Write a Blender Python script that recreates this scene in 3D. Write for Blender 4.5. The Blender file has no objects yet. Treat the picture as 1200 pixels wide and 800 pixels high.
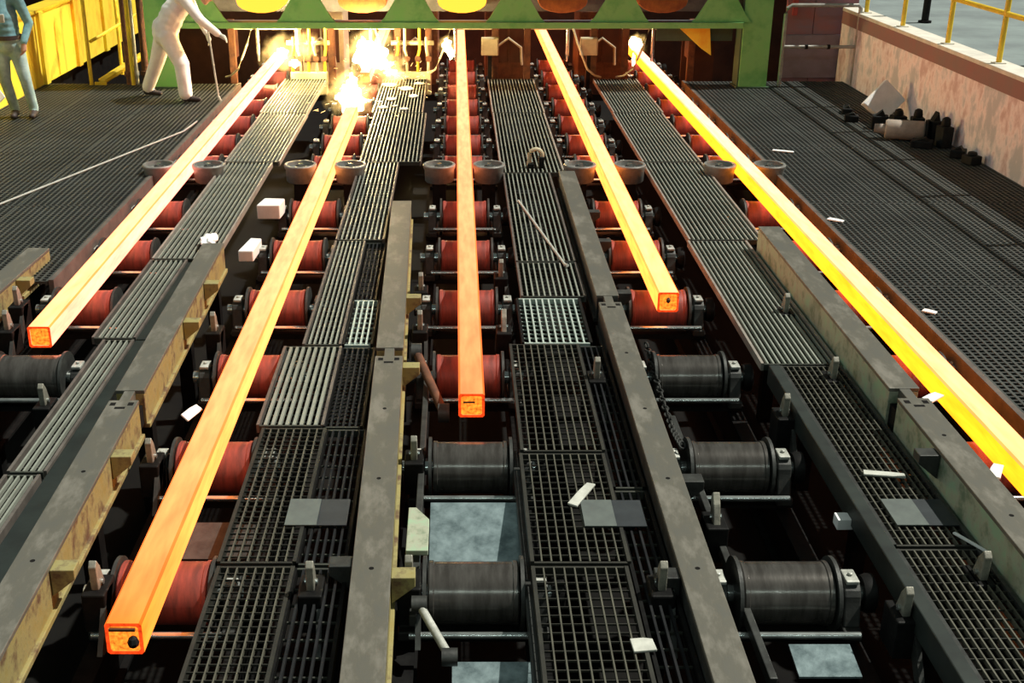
import bpy, bmesh, math, random
from mathutils import Vector, Matrix
R = math.radians
random.seed(7)
scene = bpy.context.scene
C = scene.collection

# ------------------------------------------------------------------ camera
cam_d = bpy.data.cameras.new('camera')
cam = bpy.data.objects.new('camera', cam_d); C.objects.link(cam)
cam.location = (0, 0, 3.1)
cam.rotation_euler = (math.pi/2 - math.atan(568/1400), 0, 0)
cam_d.sensor_width = 36; cam_d.lens = 42.0
cam_d.shift_x = 65/1200
cam_d.clip_start = .05; cam_d.clip_end = 200
scene.camera = cam

# ------------------------------------------------------------------ world, lights, exposure
w = bpy.data.worlds.new('hall'); scene.world = w; w.use_nodes = True
bg = w.node_tree.nodes['Background']
bg.inputs[0].default_value = (.80, .95, .90, 1); bg.inputs[1].default_value = .13

def light(name, kind, loc, rot, energy, col, **kw):
    d = bpy.data.lights.new(name, kind); o = bpy.data.objects.new(name, d); C.objects.link(o)
    o.location = loc; o.rotation_euler = rot; d.energy = energy; d.color = col
    for k, v in kw.items(): setattr(d, k, v)
    return o
light('sun', 'SUN', (10, 12, 14), (R(-4), R(32.5), 0), 5.6, (1, .97, .88), angle=R(.9))
# tall daylight window of the hall, behind and above the camera
light('hall_window', 'AREA', (.5, -7, 9), (R(52), 0, 0), 210, (.80, 1, .95), shape='RECTANGLE', size=12, size_y=.3)
# cool fill added from the upper left for the right parapet and beam flanks
light('side_fill', 'AREA', (-12, 11, 8.5), (0, R(-58), 0), 400, (.86, 1, .97), shape='RECTANGLE', size=2.5, size_y=16)

scene.view_settings.view_transform = 'Standard'
scene.view_settings.look = 'None'
scene.view_settings.exposure = 0.0
scene.view_settings.gamma = 1
scene.view_settings.use_curve_mapping = False

# ------------------------------------------------------------------ materials
def mat(name, c1, c2=None, rough=.6, metal=0., scale=6., bump=.0, stretch=(1,1,1), detail=6., c3=None, lo=.35, hi=.65):
    m = bpy.data.materials.new(name); m.use_nodes = True
    nt = m.node_tree; b = nt.nodes['Principled BSDF']
    b.inputs['Roughness'].default_value = rough; b.inputs['Metallic'].default_value = metal
    c2 = c2 or tuple(x*.7 for x in c1)
    tc = nt.nodes.new('ShaderNodeTexCoord'); mp = nt.nodes.new('ShaderNodeMapping')
    mp.inputs['Scale'].default_value = stretch
    nt.links.new(tc.outputs['Object'], mp.inputs[0])
    n = nt.nodes.new('ShaderNodeTexNoise'); n.inputs['Scale'].default_value = scale; n.inputs['Detail'].default_value = detail
    n.inputs['Roughness'].default_value = .65
    nt.links.new(mp.outputs[0], n.inputs['Vector'])
    r = nt.nodes.new('ShaderNodeValToRGB')
    r.color_ramp.elements[0].position = lo; r.color_ramp.elements[0].color = (*c1, 1)
    r.color_ramp.elements[1].position = hi; r.color_ramp.elements[1].color = (*c2, 1)
    if c3:
        e = r.color_ramp.elements.new((lo+hi)/2); e.color = (*c3, 1)
    nt.links.new(n.outputs[0], r.inputs[0]); nt.links.new(r.outputs[0], b.inputs['Base Color'])
    if bump:
        bp = nt.nodes.new('ShaderNodeBump'); bp.inputs['Strength'].default_value = bump; bp.inputs['Distance'].default_value = .02
        nt.links.new(n.outputs[0], bp.inputs['Height']); nt.links.new(bp.outputs[0], b.inputs['Normal'])
    return m

def hot(name, near, far, gamma=1., scale=9., amount=.18):
    """surface of hot steel: radiance runs from the cooler front end to the far end, with blotches of scale"""
    m = bpy.data.materials.new(name); m.use_nodes = True
    nt = m.node_tree; nt.nodes.clear()
    out = nt.nodes.new('ShaderNodeOutputMaterial'); em = nt.nodes.new('ShaderNodeEmission')
    tc = nt.nodes.new('ShaderNodeTexCoord'); sp = nt.nodes.new('ShaderNodeSeparateXYZ')
    nt.links.new(tc.outputs['Generated'], sp.inputs[0])
    pw = nt.nodes.new('ShaderNodeMath'); pw.operation = 'POWER'; pw.inputs[1].default_value = gamma
    nt.links.new(sp.outputs[1], pw.inputs[0])
    mx = nt.nodes.new('ShaderNodeMix'); mx.data_type = 'RGBA'
    mx.inputs[6].default_value = (*near, 1); mx.inputs[7].default_value = (*far, 1)
    nt.links.new(pw.outputs[0], mx.inputs[0])
    mp = nt.nodes.new('ShaderNodeMapping'); mp.inputs['Scale'].default_value = (2.2, .35, 2.2)
    nt.links.new(tc.outputs['Object'], mp.inputs[0])
    n = nt.nodes.new('ShaderNodeTexNoise'); n.inputs['Scale'].default_value = scale; n.inputs['Detail'].default_value = 7
    nt.links.new(mp.outputs[0], n.inputs['Vector'])
    mr = nt.nodes.new('ShaderNodeMapRange'); mr.inputs[1].default_value = .3; mr.inputs[2].default_value = .7
    mr.inputs[3].default_value = 1-amount; mr.inputs[4].default_value = 1+amount
    nt.links.new(n.outputs[0], mr.inputs[0])
    nt.links.new(mx.outputs[2], em.inputs[0]); nt.links.new(mr.outputs[0], em.inputs[1])
    nt.links.new(em.outputs[0], out.inputs[0])
    return m

def glow(name, col, strength):
    m = bpy.data.materials.new(name); m.use_nodes = True
    nt = m.node_tree; nt.nodes.clear()
    out = nt.nodes.new('ShaderNodeOutputMaterial'); em = nt.nodes.new('ShaderNodeEmission')
    em.inputs[0].default_value = (*col, 1); em.inputs[1].default_value = strength
    nt.links.new(em.outputs[0], out.inputs[0])
    return m

M = {
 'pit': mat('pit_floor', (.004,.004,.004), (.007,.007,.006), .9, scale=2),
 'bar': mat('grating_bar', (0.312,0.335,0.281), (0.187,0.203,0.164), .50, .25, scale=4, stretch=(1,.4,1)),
 'bar_near': mat('grating_bar_front', (0.124,0.121,0.090), (0.068,0.067,0.050), .55, .3, scale=5),  # darker bars for the front gratings
 'rod_near': mat('grating_rod_front', (0.036,0.036,0.027), (0.019,0.019,0.015), .6, .3, scale=5),  # darker rods for the front gratings
 'bar_pale': mat('grating_bar_lit', (0.496,0.576,0.512), (0.336,0.400,0.352), .45, .2, scale=5),  # paler bars: patches of light put into the colour
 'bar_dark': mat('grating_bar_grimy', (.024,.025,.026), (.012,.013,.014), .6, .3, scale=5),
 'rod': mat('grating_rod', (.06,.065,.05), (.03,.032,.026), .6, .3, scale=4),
 'deck': mat('deck_bar', (0.059,0.066,0.059), (0.036,0.041,0.036), .55, .2, scale=1.2),
 'deck_rod': mat('deck_rod', (0.049,0.053,0.048), (0.029,0.032,0.029), .6, .2, scale=1.2),
 'cover': mat('cover_plate', (.018,.026,.022), (.010,.014,.012), .55, .3, scale=5, bump=.1),
 'patch': mat('patch_plate', (0.128,0.150,0.135), (0.098,0.112,0.105), .5, .2, scale=9),
 'patch_dark': mat('patch_plate_dark', (.040,.047,.050), (.028,.033,.036), .5, .2, scale=9),
 'beam': mat('beam_steel', (.185,.175,.145), (.10,.10,.085), .55, .25, scale=7, bump=.15, stretch=(1,.4,1), c3=(0.110,0.105,0.083)),
 'beam_side': mat('beam_rusty', (.26,.21,.065), (.11,.065,.035), .7, .1, scale=8, bump=.3, c3=(0.272,0.240,0.096)),
 'beam_green': mat('beam_greenish', (.30,.46,.30), (.16,.22,.14), .6, .1, scale=8, bump=.2, c3=(.36,.38,.28)),
 'hole': mat('bolt_hole', (.006,.006,.006), (.010,.009,.008), .9, scale=20),
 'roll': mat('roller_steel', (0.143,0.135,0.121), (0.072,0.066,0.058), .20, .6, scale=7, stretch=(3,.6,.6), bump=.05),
 'roll_redlit': mat('roller_red_glow', (.30,.062,.045), (.13,.035,.028), .5, .15, scale=7, stretch=(3,.6,.6), bump=.08),  # billet glow on the barrels put into the red base colour
 'iron': mat('dark_iron', (.018,.018,.017), (.009,.009,.009), .55, .5, scale=10, bump=.2),
 'iron_mid': mat('grey_iron', (0.059,0.063,0.057), (0.028,0.029,0.027), .5, .4, scale=10, bump=.2),
 'cap': mat('bearing_cap', (.55,.56,.50), (.30,.31,.27), .45, .2, scale=14, bump=.2),
 'finger': mat('worn_finger', (.30,.29,.23), (.14,.135,.11), .5, .2, scale=14, bump=.3),
 'pipe': mat('pipe_steel', (.62,.66,.63), (.42,.45,.43), .18, .85, scale=10),
 'sheet': mat('shiny_sheet', (.42,.54,.55), (.16,.22,.23), .25, .6, scale=9, bump=.25),  # shiny steel, its bright bluish reflection partly put into the colour
 'rust': mat('rust', (.16,.065,.028), (.07,.030,.016), .8, .1, scale=9, bump=.3),
 'orange': mat('orange_oxide', (.62,.20,.04), (.36,.10,.03), .7, scale=7, bump=.3),
 'guide': mat('guide_roll', (0.264,0.270,0.248), (0.165,0.165,0.149), .45, .3, scale=10, bump=.1),
 'edge': mat('edge_angle', (.16,.14,.12), (.09,.08,.07), .5, .3, scale=6),
 'edge_pale': mat('edge_angle_pale', (0.336,0.304,0.256), (0.224,0.200,0.168), .5, .2, scale=6),  # paler edge angle: light on the frame bars put into the colour
 'pink': mat('pink_concrete', (.60,.44,.43), (.52,.52,.54), .85, scale=3.4, bump=.4, stretch=(1,1,.6), c3=(.86,.76,.76), lo=.38, hi=.60),
 'pink_dark': mat('pink_stripe', (.30,.14,.125), (.24,.16,.14), .85, scale=3),
 'pinkwall': mat('pink_sheeting', (.36,.12,.12), (.25,.15,.20), .8, scale=1.4, stretch=(.7,.7,1.2), lo=.4, hi=.6),
 'coping': mat('coping', (.70,.66,.56), (.52,.50,.43), .8, scale=5, bump=.15),
 'slab': mat('upper_slab', (.22,.27,.26), (.15,.18,.18), .7, scale=1.3),
 'yellow': mat('yellow_paint', (.80,.58,.03), (.60,.42,.03), .5, scale=6),
 'yellow_wall': mat('yellow_wall', (.95,.62,.03), (.90,.44,.02), .7, scale=1.6, stretch=(1,1,.6), c3=(.96,.76,.06)),
 'tube': mat('grey_tube', (.42,.42,.38), (.26,.26,.23), .45, .3, scale=8),
 'green': mat('green_paint', (.19,.56,.14), (.14,.44,.11), .6, scale=3, c3=(.22,.54,.16)),
 'green_dark': mat('green_paint_dark', (.050,.105,.055), (.035,.07,.04), .6, scale=3),
 'grey': mat('grey_paint', (.15,.16,.18), (.09,.10,.11), .55, scale=6),
 'brown': mat('brown_wall', (.10,.040,.022), (.045,.020,.013), .9, scale=1.4),
 'dim': mat('dim_wall', (.045,.035,.05), (.03,.025,.03), .9, scale=1.4),
 'cream': mat('cream_enamel', (.55,.52,.34), (.42,.40,.26), .55, scale=7),
 'white': mat('white_plastic', (.82,.83,.80), (.68,.70,.68), .7, scale=5),
 'offwhite': mat('dusty_white', (0.527,0.535,0.468), (0.383,0.391,0.340), .7, scale=15),
 'chunk': mat('white_block', (.78,.79,.77), (.62,.64,.62), .8, scale=4, bump=.1),
 'black': mat('black_scrap', (.016,.019,.019), (.008,.009,.009), .6, .2, scale=9, bump=.3),
 'tan': mat('tan_cylinder', (.40,.34,.28), (.27,.22,.18), .6, .1, scale=7),
 'overall': mat('white_overall', (.90,.90,.86), (.78,.77,.72), .85, scale=7, bump=.25),
 'denim': mat('teal_jacket', (.20,.40,.44), (.11,.24,.27), .85, scale=9, bump=.25),
 'jeans': mat('pale_jeans', (.40,.56,.55), (.22,.34,.34), .85, scale=7, bump=.25),
 'skin': mat('skin', (.42,.24,.16), (.36,.20,.13), .6, scale=20),
 'boot': mat('boot', (.05,.035,.03), (.03,.02,.018), .6, scale=15),
 'helmet': mat('helmet', (.70,.66,.30), (.62,.58,.26), .35, scale=8),
 'hair': mat('hair', (.03,.02,.015), (.02,.014,.01), .7, scale=40),
 'rope': mat('pale_rod', (.42,.43,.38), (.32,.33,.29), .6, scale=12),
}

for k in ('pit','iron','hole','bar_dark','black'): M[k].node_tree.nodes['Principled BSDF'].inputs['Specular IOR Level'].default_value = .12

# ------------------------------------------------------------------ mesh helpers
class MB:
    def __init__(s): s.v = []; s.f = []; s.mi = []
    def add(s, vs, fs, mi=0):
        o = len(s.v); s.v += [tuple(v) for v in vs]
        for f in fs: s.f.append(tuple(i+o for i in f)); s.mi.append(mi)
        return s
    def box(s, x0, x1, y0, y1, z0, z1, mi=0):
        vs = [(x0,y0,z0),(x1,y0,z0),(x1,y1,z0),(x0,y1,z0),(x0,y0,z1),(x1,y0,z1),(x1,y1,z1),(x0,y1,z1)]
        return s.add(vs, [(0,3,2,1),(4,5,6,7),(0,1,5,4),(1,2,6,5),(2,3,7,6),(3,0,4,7)], mi)
    def cyl(s, p0, p1, r0, r1=None, n=12, mi=0, caps=True):
        r1 = r0 if r1 is None else r1
        p0, p1 = Vector(p0), Vector(p1); d = (p1-p0).normalized()
        a = d.orthogonal().normalized(); b = d.cross(a)
        vs = []
        for p, r in ((p0, r0), (p1, r1)):
            for i in range(n):
                t = 2*math.pi*i/n; vs.append(p + a*(r*math.cos(t)) + b*(r*math.sin(t)))
        fs = [(i, (i+1) % n, n+(i+1) % n, n+i) for i in range(n)]
        if caps: fs += [tuple(range(n-1, -1, -1)), tuple(range(n, 2*n))]
        return s.add(vs, fs, mi)
    def lathe(s, prof, axis='x', n=28, mi=0, org=(0,0,0)):
        """prof: list of (along, radius)"""
        vs = []
        for a, r in prof:
            for i in range(n):
                t = 2*math.pi*i/n; c, q = r*math.cos(t), r*math.sin(t)
                vs.append({'x': (a, c, q), 'z': (c, q, a), 'y': (c, a, q)}[axis])
        vs = [(v[0]+org[0], v[1]+org[1], v[2]+org[2]) for v in vs]
        fs = []
        for k in range(len(prof)-1):
            for i in range(n):
                j = (i+1) % n; fs.append((k*n+i, k*n+j, (k+1)*n+j, (k+1)*n+i))
        fs += [tuple(range(n-1, -1, -1)), tuple(range((len(prof)-1)*n, len(prof)*n))]
        return s.add(vs, fs, mi)
    def tube(s, pts, r, n=8, mi=0):
        pts = [Vector(p) for p in pts]; vs = []; rings = len(pts)
        for k, p in enumerate(pts):
            d = (pts[min(k+1, rings-1)] - pts[max(k-1, 0)]).normalized()
            ref = Vector((0,0,1)) if abs(d.z) < .9 else Vector((1,0,0))
            a = d.cross(ref).normalized(); b = d.cross(a)
            for i in range(n):
                t = 2*math.pi*i/n; vs.append(p + a*(r*math.cos(t)) + b*(r*math.sin(t)))
        fs = []
        for k in range(rings-1):
            for i in range(n):
                j = (i+1) % n; fs.append((k*n+i, k*n+j, (k+1)*n+j, (k+1)*n+i))
        fs += [tuple(range(n-1, -1, -1)), tuple(range((rings-1)*n, rings*n))]
        return s.add(vs, fs, mi)
    def prism(s, poly, axis, a0, a1, mi=0):
        """poly of 2-D points extruded along an axis"""
        def P(u, v, a): return {'y': (u, a, v), 'x': (a, u, v), 'z': (u, v, a)}[axis]
        n = len(poly); vs = [P(u, v, a0) for u, v in poly] + [P(u, v, a1) for u, v in poly]
        fs = [(i, (i+1) % n, n+(i+1) % n, n+i) for i in range(n)] + [tuple(range(n-1, -1, -1)), tuple(range(n, 2*n))]
        return s.add(vs, fs, mi)
    def mesh(s, name, mats, smooth=False):
        me = bpy.data.meshes.new(name); me.from_pydata(s.v, [], s.f)
        for m in (mats if isinstance(mats, (list, tuple)) else [mats]): me.materials.append(m)
        me.polygons.foreach_set('material_index', s.mi)
        bm = bmesh.new(); bm.from_mesh(me); bmesh.ops.recalc_face_normals(bm, faces=bm.faces); bm.to_mesh(me); bm.free()
        if smooth:
            me.polygons.foreach_set('use_smooth', [True]*len(me.polygons))
            me.set_sharp_from_angle(angle=R(38))
        return me

def link(name, me, parent=None, loc=(0,0,0), rot=(0,0,0)):
    o = bpy.data.objects.new(name, me); C.objects.link(o); o.parent = parent
    o.location = loc; o.rotation_euler = rot
    return o
def part(name, mb, m, parent=None, loc=(0,0,0), rot=(0,0,0), smooth=False, bevel=0):
    o = link(name, mb.mesh(name, m, smooth), parent, loc, rot)
    if bevel:
        b = o.modifiers.new('bevel', 'BEVEL'); b.width = bevel; b.segments = 2; b.limit_method = 'ANGLE'
    return o
def tag(o, label, cat, group=None, kind=None):
    o['label'] = label; o['category'] = cat
    if group: o['group'] = group
    if kind: o['kind'] = kind
    return o
def thing(name, label, cat, loc=(0,0,0), rot=(0,0,0), group=None):
    o = bpy.data.objects.new(name, None); C.objects.link(o); o.location = loc; o.rotation_euler = rot
    o.empty_display_size = .1
    return tag(o, label, cat, group)
def struct(name, mb, m, label, cat, smooth=False, bevel=0):
    o = part(name, mb, m, smooth=smooth, bevel=bevel); return tag(o, label, cat, kind='structure')
def copy_tree(o, parent=None):
    c = o.copy(); C.objects.link(c); c.parent = parent
    for ch in o.children: copy_tree(ch, c)
    return c

LANES = [-2.88, -1.385, .08, 1.565, 3.04]
LANE_NAME = ['leftmost', 'second from the left', 'middle', 'second from the right', 'rightmost']
ORD = ['first','second','third','fourth','fifth','sixth','seventh','eighth','ninth','tenth','eleventh','twelfth','thirteenth','fourteenth']

# ------------------------------------------------------------------ the setting
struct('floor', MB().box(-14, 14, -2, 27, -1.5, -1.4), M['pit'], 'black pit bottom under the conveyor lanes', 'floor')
struct('wall_back', MB().box(-14, 14, 24.5, 24.8, -1.4, 7), M['brown'], 'dark brown back wall behind the green gantry', 'wall')
struct('wall_left_outer', MB().box(-9.2, -9, 8, 24.5, -1.4, 3.2), M['brown'], 'brown wall beyond the yellow parapet', 'wall')

def deck(name, x0, x1, y0, y1, panels, label):
    """platform of welded bar grating, panel by panel"""
    root = thing(name, label, 'floor'); root['kind'] = 'structure'
    xs = sorted(panels[0]); ys = sorted(panels[1])
    for i in range(len(xs)-1):
        for j in range(len(ys)-1):
            a, b, c, d = xs[i]+.008, xs[i+1]-.008, ys[j]+.008, ys[j+1]-.008
            mb = MB(); n = max(2, int((b-a)/.052))
            for k in range(n):
                x = a+.006 + (b-a-.012)*k/(n-1); mb.box(x-.009, x+.009, c, d, -.035, 0)
            m = max(2, int((d-c)/.052))
            for k in range(m):
                y = c+.006 + (d-c-.012)*k/(m-1); mb.box(a, b, y-.008, y+.008, -.024, -.002, 1)
            o = part('grating_panel', mb, [M['deck'], M['deck_rod']], root); o['kind'] = 'stuff'
    return root
deck('floor_right', 0,0,0,0, ([3.40, 4.15, 4.95, 5.75], [4.0, 6.4, 8.8, 11.2, 13.6, 16.0, 17.95]), 'dark bar grating deck along the pink parapet')
deck('floor_left', 0,0,0,0, ([-6.05, -5.2, -4.2, -3.22], [8.9, 11.1, 13.3, 15.5, 17.75]), 'dark bar grating deck where the two workers stand')

def lane_edge(name, x, y0, y1, label, m):
    o = part(name, MB().box(x-.02, x+.02, y0, y1, -.14, .012), m); tag(o, label, 'trim', kind='structure')
lane_edge('trim_1', 3.375, 4, 17.95, 'edge angle of the right deck beside the rightmost lane', M['edge'])
lane_edge('trim_2', -3.195, 8.9, 17.75, 'edge angle of the left deck beside the leftmost lane', M['edge'])

# parapets
wr = thing('wall_right', 'low pink washed concrete parapet with pale coping on the right', 'wall'); wr['kind'] = 'structure'
part('parapet', MB().box(5.75, 6.0, 2, 18.3, -1.4, .98), M['pink'], wr)
part('painted_band', MB().box(5.744, 5.75, 2, 18.3, .80, .98), M['pink_dark'], wr)
part('coping', MB().box(5.735, 6.02, 2, 18.3, .98, 1.03), M['coping'], wr, bevel=.008)
struct('floor_upper', MB().box(6.02, 14, 2, 24.5, .80, .93), M['slab'], 'pale grey raised floor beyond the yellow railing', 'floor')
struct('wall_right_outer', MB().box(13.6, 14, 2, 24.5, .93, 2.9), M['dim'], 'dim purple wall across the raised floor', 'wall')
wl = thing('wall_left', 'low yellow parapet wall behind the left deck', 'wall'); wl['kind'] = 'structure'
part('parapet', MB().box(-6.3, -6.05, 11, 24.4, .0, 1.02), M['yellow_wall'], wl)
for y in (17.75, 19.4, 21.0, 22.6):
    part('pilaster', MB().box(-6.05, -6.0, y-.09, y+.09, .0, 1.03), M['yellow_wall'], wl)
part('coping', MB().box(-6.32, -6.02, 11, 24.4, 1.02, 1.06), M['yellow'], wl)
struct('wall_left_footing', MB().box(-6.35, -6.15, 11, 24.4, -1.4, .0), M['iron'], 'dark footing under the yellow parapet', 'wall')
wbr = thing('wall_back_right', 'pink sheeted wall behind the tube gate', 'wall'); wbr['kind'] = 'structure'
part('wall_panel', MB().box(4.95, 5.35, 18.4, 18.5, -.4, 2.6), M['pinkwall'], wbr)
part('wall_panel', MB().box(5.36, 6.0, 18.4, 18.5, -.4, 2.6), M['pinkwall'], wbr)
part('kick_plate', MB().box(4.95, 6.0, 18.36, 18.40, -.02, .62), mat('mauve_plate', (.26,.20,.27), (.20,.14,.18), .7, scale=3), wbr)
part('red_strip', MB().box(5.02, 5.09, 18.37, 18.40, .9, 1.3), mat('red_paint', (.5,.06,.05), (.4,.05,.05), .6), wbr)

# ------------------------------------------------------------------ hot billets
def billet(idx, xn, xf, yn, yf, near, far, sidef, label, gamma=1.):
    hw, z0, z1, ch = .078, -.02, .134, .011
    sec = [(-hw+ch, z0), (hw-ch, z0), (hw, z0+ch), (hw, z1-ch), (hw-ch, z1), (-hw+ch, z1), (-hw, z1-ch), (-hw, z0+ch)]
    mb = MB(); n = 8; L = yf-yn
    def ring(y, s=1., dz=0): return [((u)*s, y, (z0+z1)/2 + (v-(z0+z1)/2)*s) for u, v in sec]
    vs = ring(0)+ring(L); fs = [(i, (i+1) % n, n+(i+1) % n, n+i) for i in range(n)]
    kinds = [0, 2, 1, 2, 0, 2, 1, 2]
    for f, k in zip(fs, kinds): mb.add([vs[i] for i in f], [(0,1,2,3)], k)
    a, b = ring(0), ring(0, .80)
    for i in range(n):
        j = (i+1) % n; mb.add([a[i], a[j], b[j], b[i]], [(0,1,2,3)], 4)
    mb.add([(x, y+.004, z) for x, y, z in b], [tuple(range(n))], 3)
    mb.add(ring(L), [tuple(range(n))], 0)
    nm = 'billet_%d' % idx
    sn = tuple(a*b for a, b in zip(near, sidef)); sf = tuple(a*b for a, b in zip(far, sidef))
    mats = [hot(nm+'_top', near, far, gamma), hot(nm+'_side', sn, sf, gamma),
            hot(nm+'_corner', (near[0]*.9, near[1]*.55, near[2]*.3), (far[0], far[1]*.75, far[2]*.45), gamma, amount=.15),
            hot(nm+'_cut', (1.5, .36, .03), (1.5, .36, .03), scale=22, amount=.7),
            hot(nm+'_cut_rim', (1.15, .075, .01), (1.15, .075, .01), scale=22, amount=.5)]
    root = thing('glowing_billet', label, 'billet', (xn, yn, 0), (0, 0, -math.atan2(xf-xn, L)), 'glowing steel billets on the lanes')
    part('hot_bar', mb, mats, root)
    return root
NEAR = {1: (3.6,1.12,.44), 2: (1.8,.38,.045), 3: (1.9,.46,.15), 4: (3.8,1.15,.40), 5: (3.6,1.05,.36)}
FAR  = {1: (4.4,1.35,.85), 2: (4.4,1.2,.55), 3: (4.4,1.2,.55), 4: (4.4,1.25,.62), 5: (4.8,1.5,1.0)}
b1 = billet(1, -2.85, -2.91, 7.58, 19.9, NEAR[1], FAR[1], (1, .92, 1.3), 'glowing yellow billet in the leftmost lane, ending beside the left deck')
b2 = billet(2, -1.395, -1.345, 4.18, 15.35, NEAR[2], FAR[2], (1.1, 1.25, .8), 'glowing orange billet reaching nearest the camera, flame at its far end', .55)
b3 = billet(3, .09, .07, 6.48, 24, NEAR[3], FAR[3], (1, .9, .8), 'straight glowing billet in the middle lane with orange cut end', .75)
b4 = billet(4, 1.56, 1.59, 8.27, 24, NEAR[4], FAR[4], (1, .80, .35), 'short glowing yellow billet pointing between the two steel rollers and middle walkway')
b5 = billet(5, 3.055, 2.995, 4.2, 20.7, NEAR[5], FAR[5], (1, .82, .06), 'long glowing billet in the rightmost lane running out of the picture')
# the strand that follows on the second lane
bf = billet(6, -1.36, -1.36, 17.9, 24, (7,1.4,.8), (5,1.1,.5), (1,.9,.8), 'white hot strand under the gantry behind the cutting flame')
# slag on the cut faces
part('slag', MB().lathe([(0,.004),(.012,.020),(.03,.026),(.05,.018),(.06,.004)], 'z', 8, org=(.038,-.006,.015)), M['black'], b2)
part('slag', MB().box(-.06,.05,-.008,.004,.098,.110), M['rust'], b2)
part('slag', MB().box(-.05,.02,-.006,.004,.075,.083), M['rust'], b3)
part('slag', MB().lathe([(0,.004),(.01,.014),(.03,.016),(.045,.004)], 'z', 8, org=(.0,-.004,.05)), M['rust'], b4)

# ------------------------------------------------------------------ rollers
def make_roller(lane_x, y, label, group, surf):
    t = thing('conveyor_roller', label, 'roller', (lane_x, y, -.18), (0,0,0), group)
    part('barrel', MB().lathe([(-.215,.02),(-.215,.150),(-.208,.156),(-.190,.156),(-.186,.150),(.186,.150),(.190,.156),(.208,.156),(.215,.150),(.215,.02)], 'x', 36), M[surf], t, smooth=True)
    part('shaft', MB().cyl((-.40,0,0), (.44,0,0), .042, n=14), M['pipe'], t, smooth=True)
    for s in (-1, 1):
        part('collar', MB().lathe([(s*.222,.05),(s*.222,.178),(s*.240,.178),(s*.240,.05)], 'x', 28), M['iron_mid'], t, smooth=True)
        mb = MB().box(s*.315-.045, s*.315+.045, -.15, .15, -.17, -.12)
        pr = [(.085*math.cos(R(a)), .085*math.sin(R(a))) for a in range(0, 181, 20)] + [(-.115,-.12), (.115,-.12)]
        mb.prism(pr, 'x', s*.315-.04, s*.315+.04)
        h = part('bearing_housing', mb, M['iron_mid'], t, bevel=.008)
        part('bearing_cap', MB().box(s*.315-.032, s*.315+.032, -.055, .055, .078, .10).cyl((s*.315,0,.10),(s*.315,0,.115),.014,n=6), M['cap'], h, bevel=.006)
    part('coupling', MB().lathe([(.375,.03),(.375,.085),(.40,.095),(.43,.095),(.445,.06)], 'x', 18), M['iron'], t, smooth=True)
    part('stretcher_pipe', MB().cyl((-.30,-.27,-.05), (.30,-.27,-.05), .017, n=10), M['pipe'], t, smooth=True)
    part('foot_plate', MB().box(-.38,.38,-.10,.10,-.21,-.17), M['iron'], t)
    return t
ROWS = [4.87, 6.14, 7.44, 8.75, 10.05, 11.35, 13.25, 14.35, 15.5, 16.65, 17.8, 18.95, 20.1]
protos = {}
for li, x in enumerate(LANES):
    rows = [y for y in ROWS if not (li in (0,) and y < 7) and not (li == 4 and y < 6)]
    for k, y in enumerate(rows):
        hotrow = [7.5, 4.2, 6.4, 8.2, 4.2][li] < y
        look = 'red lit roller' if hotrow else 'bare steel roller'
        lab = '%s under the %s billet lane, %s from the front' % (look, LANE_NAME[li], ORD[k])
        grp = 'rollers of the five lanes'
        surf = 'roll_redlit' if hotrow else 'roll'
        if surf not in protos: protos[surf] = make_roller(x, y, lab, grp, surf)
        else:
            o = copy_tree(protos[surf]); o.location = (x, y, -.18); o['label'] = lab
# side girders that carry the bearings
for li, x in enumerate(LANES):
    for s, w_ in ((-1, 'left'), (1, 'right')):
        y0 = 3.0
        mb = MB().box(-.05,.05,0,19,-.02,0).box(-.012,.012,0,19,-.30,-.02).box(-.05,.05,0,19,-.32,-.30)
        o = part('lane_girder', mb, M['iron'], loc=(x+s*.33, y0, -.40))
        tag(o, 'black girder under the %s bearings of the %s lane' % (w_, LANE_NAME[li]), 'girder', 'girders under the lanes')
    for k in range(9):
        pass
# vertical guide rolls
gp = None
for li, x in enumerate(LANES):
    for s, w_ in ((-1, 'left'), (1, 'right')):
        lab = 'cup shaped vertical guide roll on the %s of the %s billet' % (w_, LANE_NAME[li])
        if gp is None:
            gp = thing('guide_roll', lab, 'roller', (x+s*.262, 12.38, -.24), group='vertical guide rolls beside the billets')
            part('roll_body', MB().lathe([(.15,.05),(.15,.140),(.165,.152),(.28,.156),(.30,.168),(.33,.172),(.34,.165),(.34,.142),(.29,.134),(.29,.02)], 'z', 32), M['guide'], gp, smooth=True)
            part('hub', MB().lathe([(.27,.02),(.27,.055),(.32,.05),(.325,.02)], 'z', 18), M['iron_mid'], gp, smooth=True)
            part('axle_nut', MB().cyl((0,0,.32),(0,0,.345),.026,n=6), M['pipe'], gp)
            part('pedestal', MB().box(-.07,.07,-.07,.07,-.16,.15), M['iron'], gp)
        else:
            o = copy_tree(gp); o.location = (x+s*.262, 12.38, -.24); o['label'] = lab
# sheets between the rollers
def sheet(x0, x1, y0, y1, z, tilt, m, label):
    o = part('spill_sheet', MB().box(x0-(x0+x1)/2, x1-(x0+x1)/2, -(y1-y0)/2, (y1-y0)/2, -.006, .006), M[m], loc=((x0+x1)/2, (y0+y1)/2, z), rot=(R(tilt),0,0))
    tag(o, label, 'sheet', 'sheets between the rollers')
sheet(-.14, .33, 5.16, 5.66, -.19, 12, 'sheet', 'shiny blue grey sheet behind the front roller of the middle lane')
sheet(-.02, .33, 4.22, 4.42, -.26, 8, 'sheet', 'ragged shiny sheet in front of the front middle roller')
sheet(-1.6, -1.05, 5.16, 5.45, -.16, 8, 'iron_mid', 'dull grey sheet behind the front roller under the nearest billet')
sheet(1.52, 1.80, 4.35, 4.55, -.26, 8, 'sheet', 'torn bright sheet in front of the front steel roller, right of centre')

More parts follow.
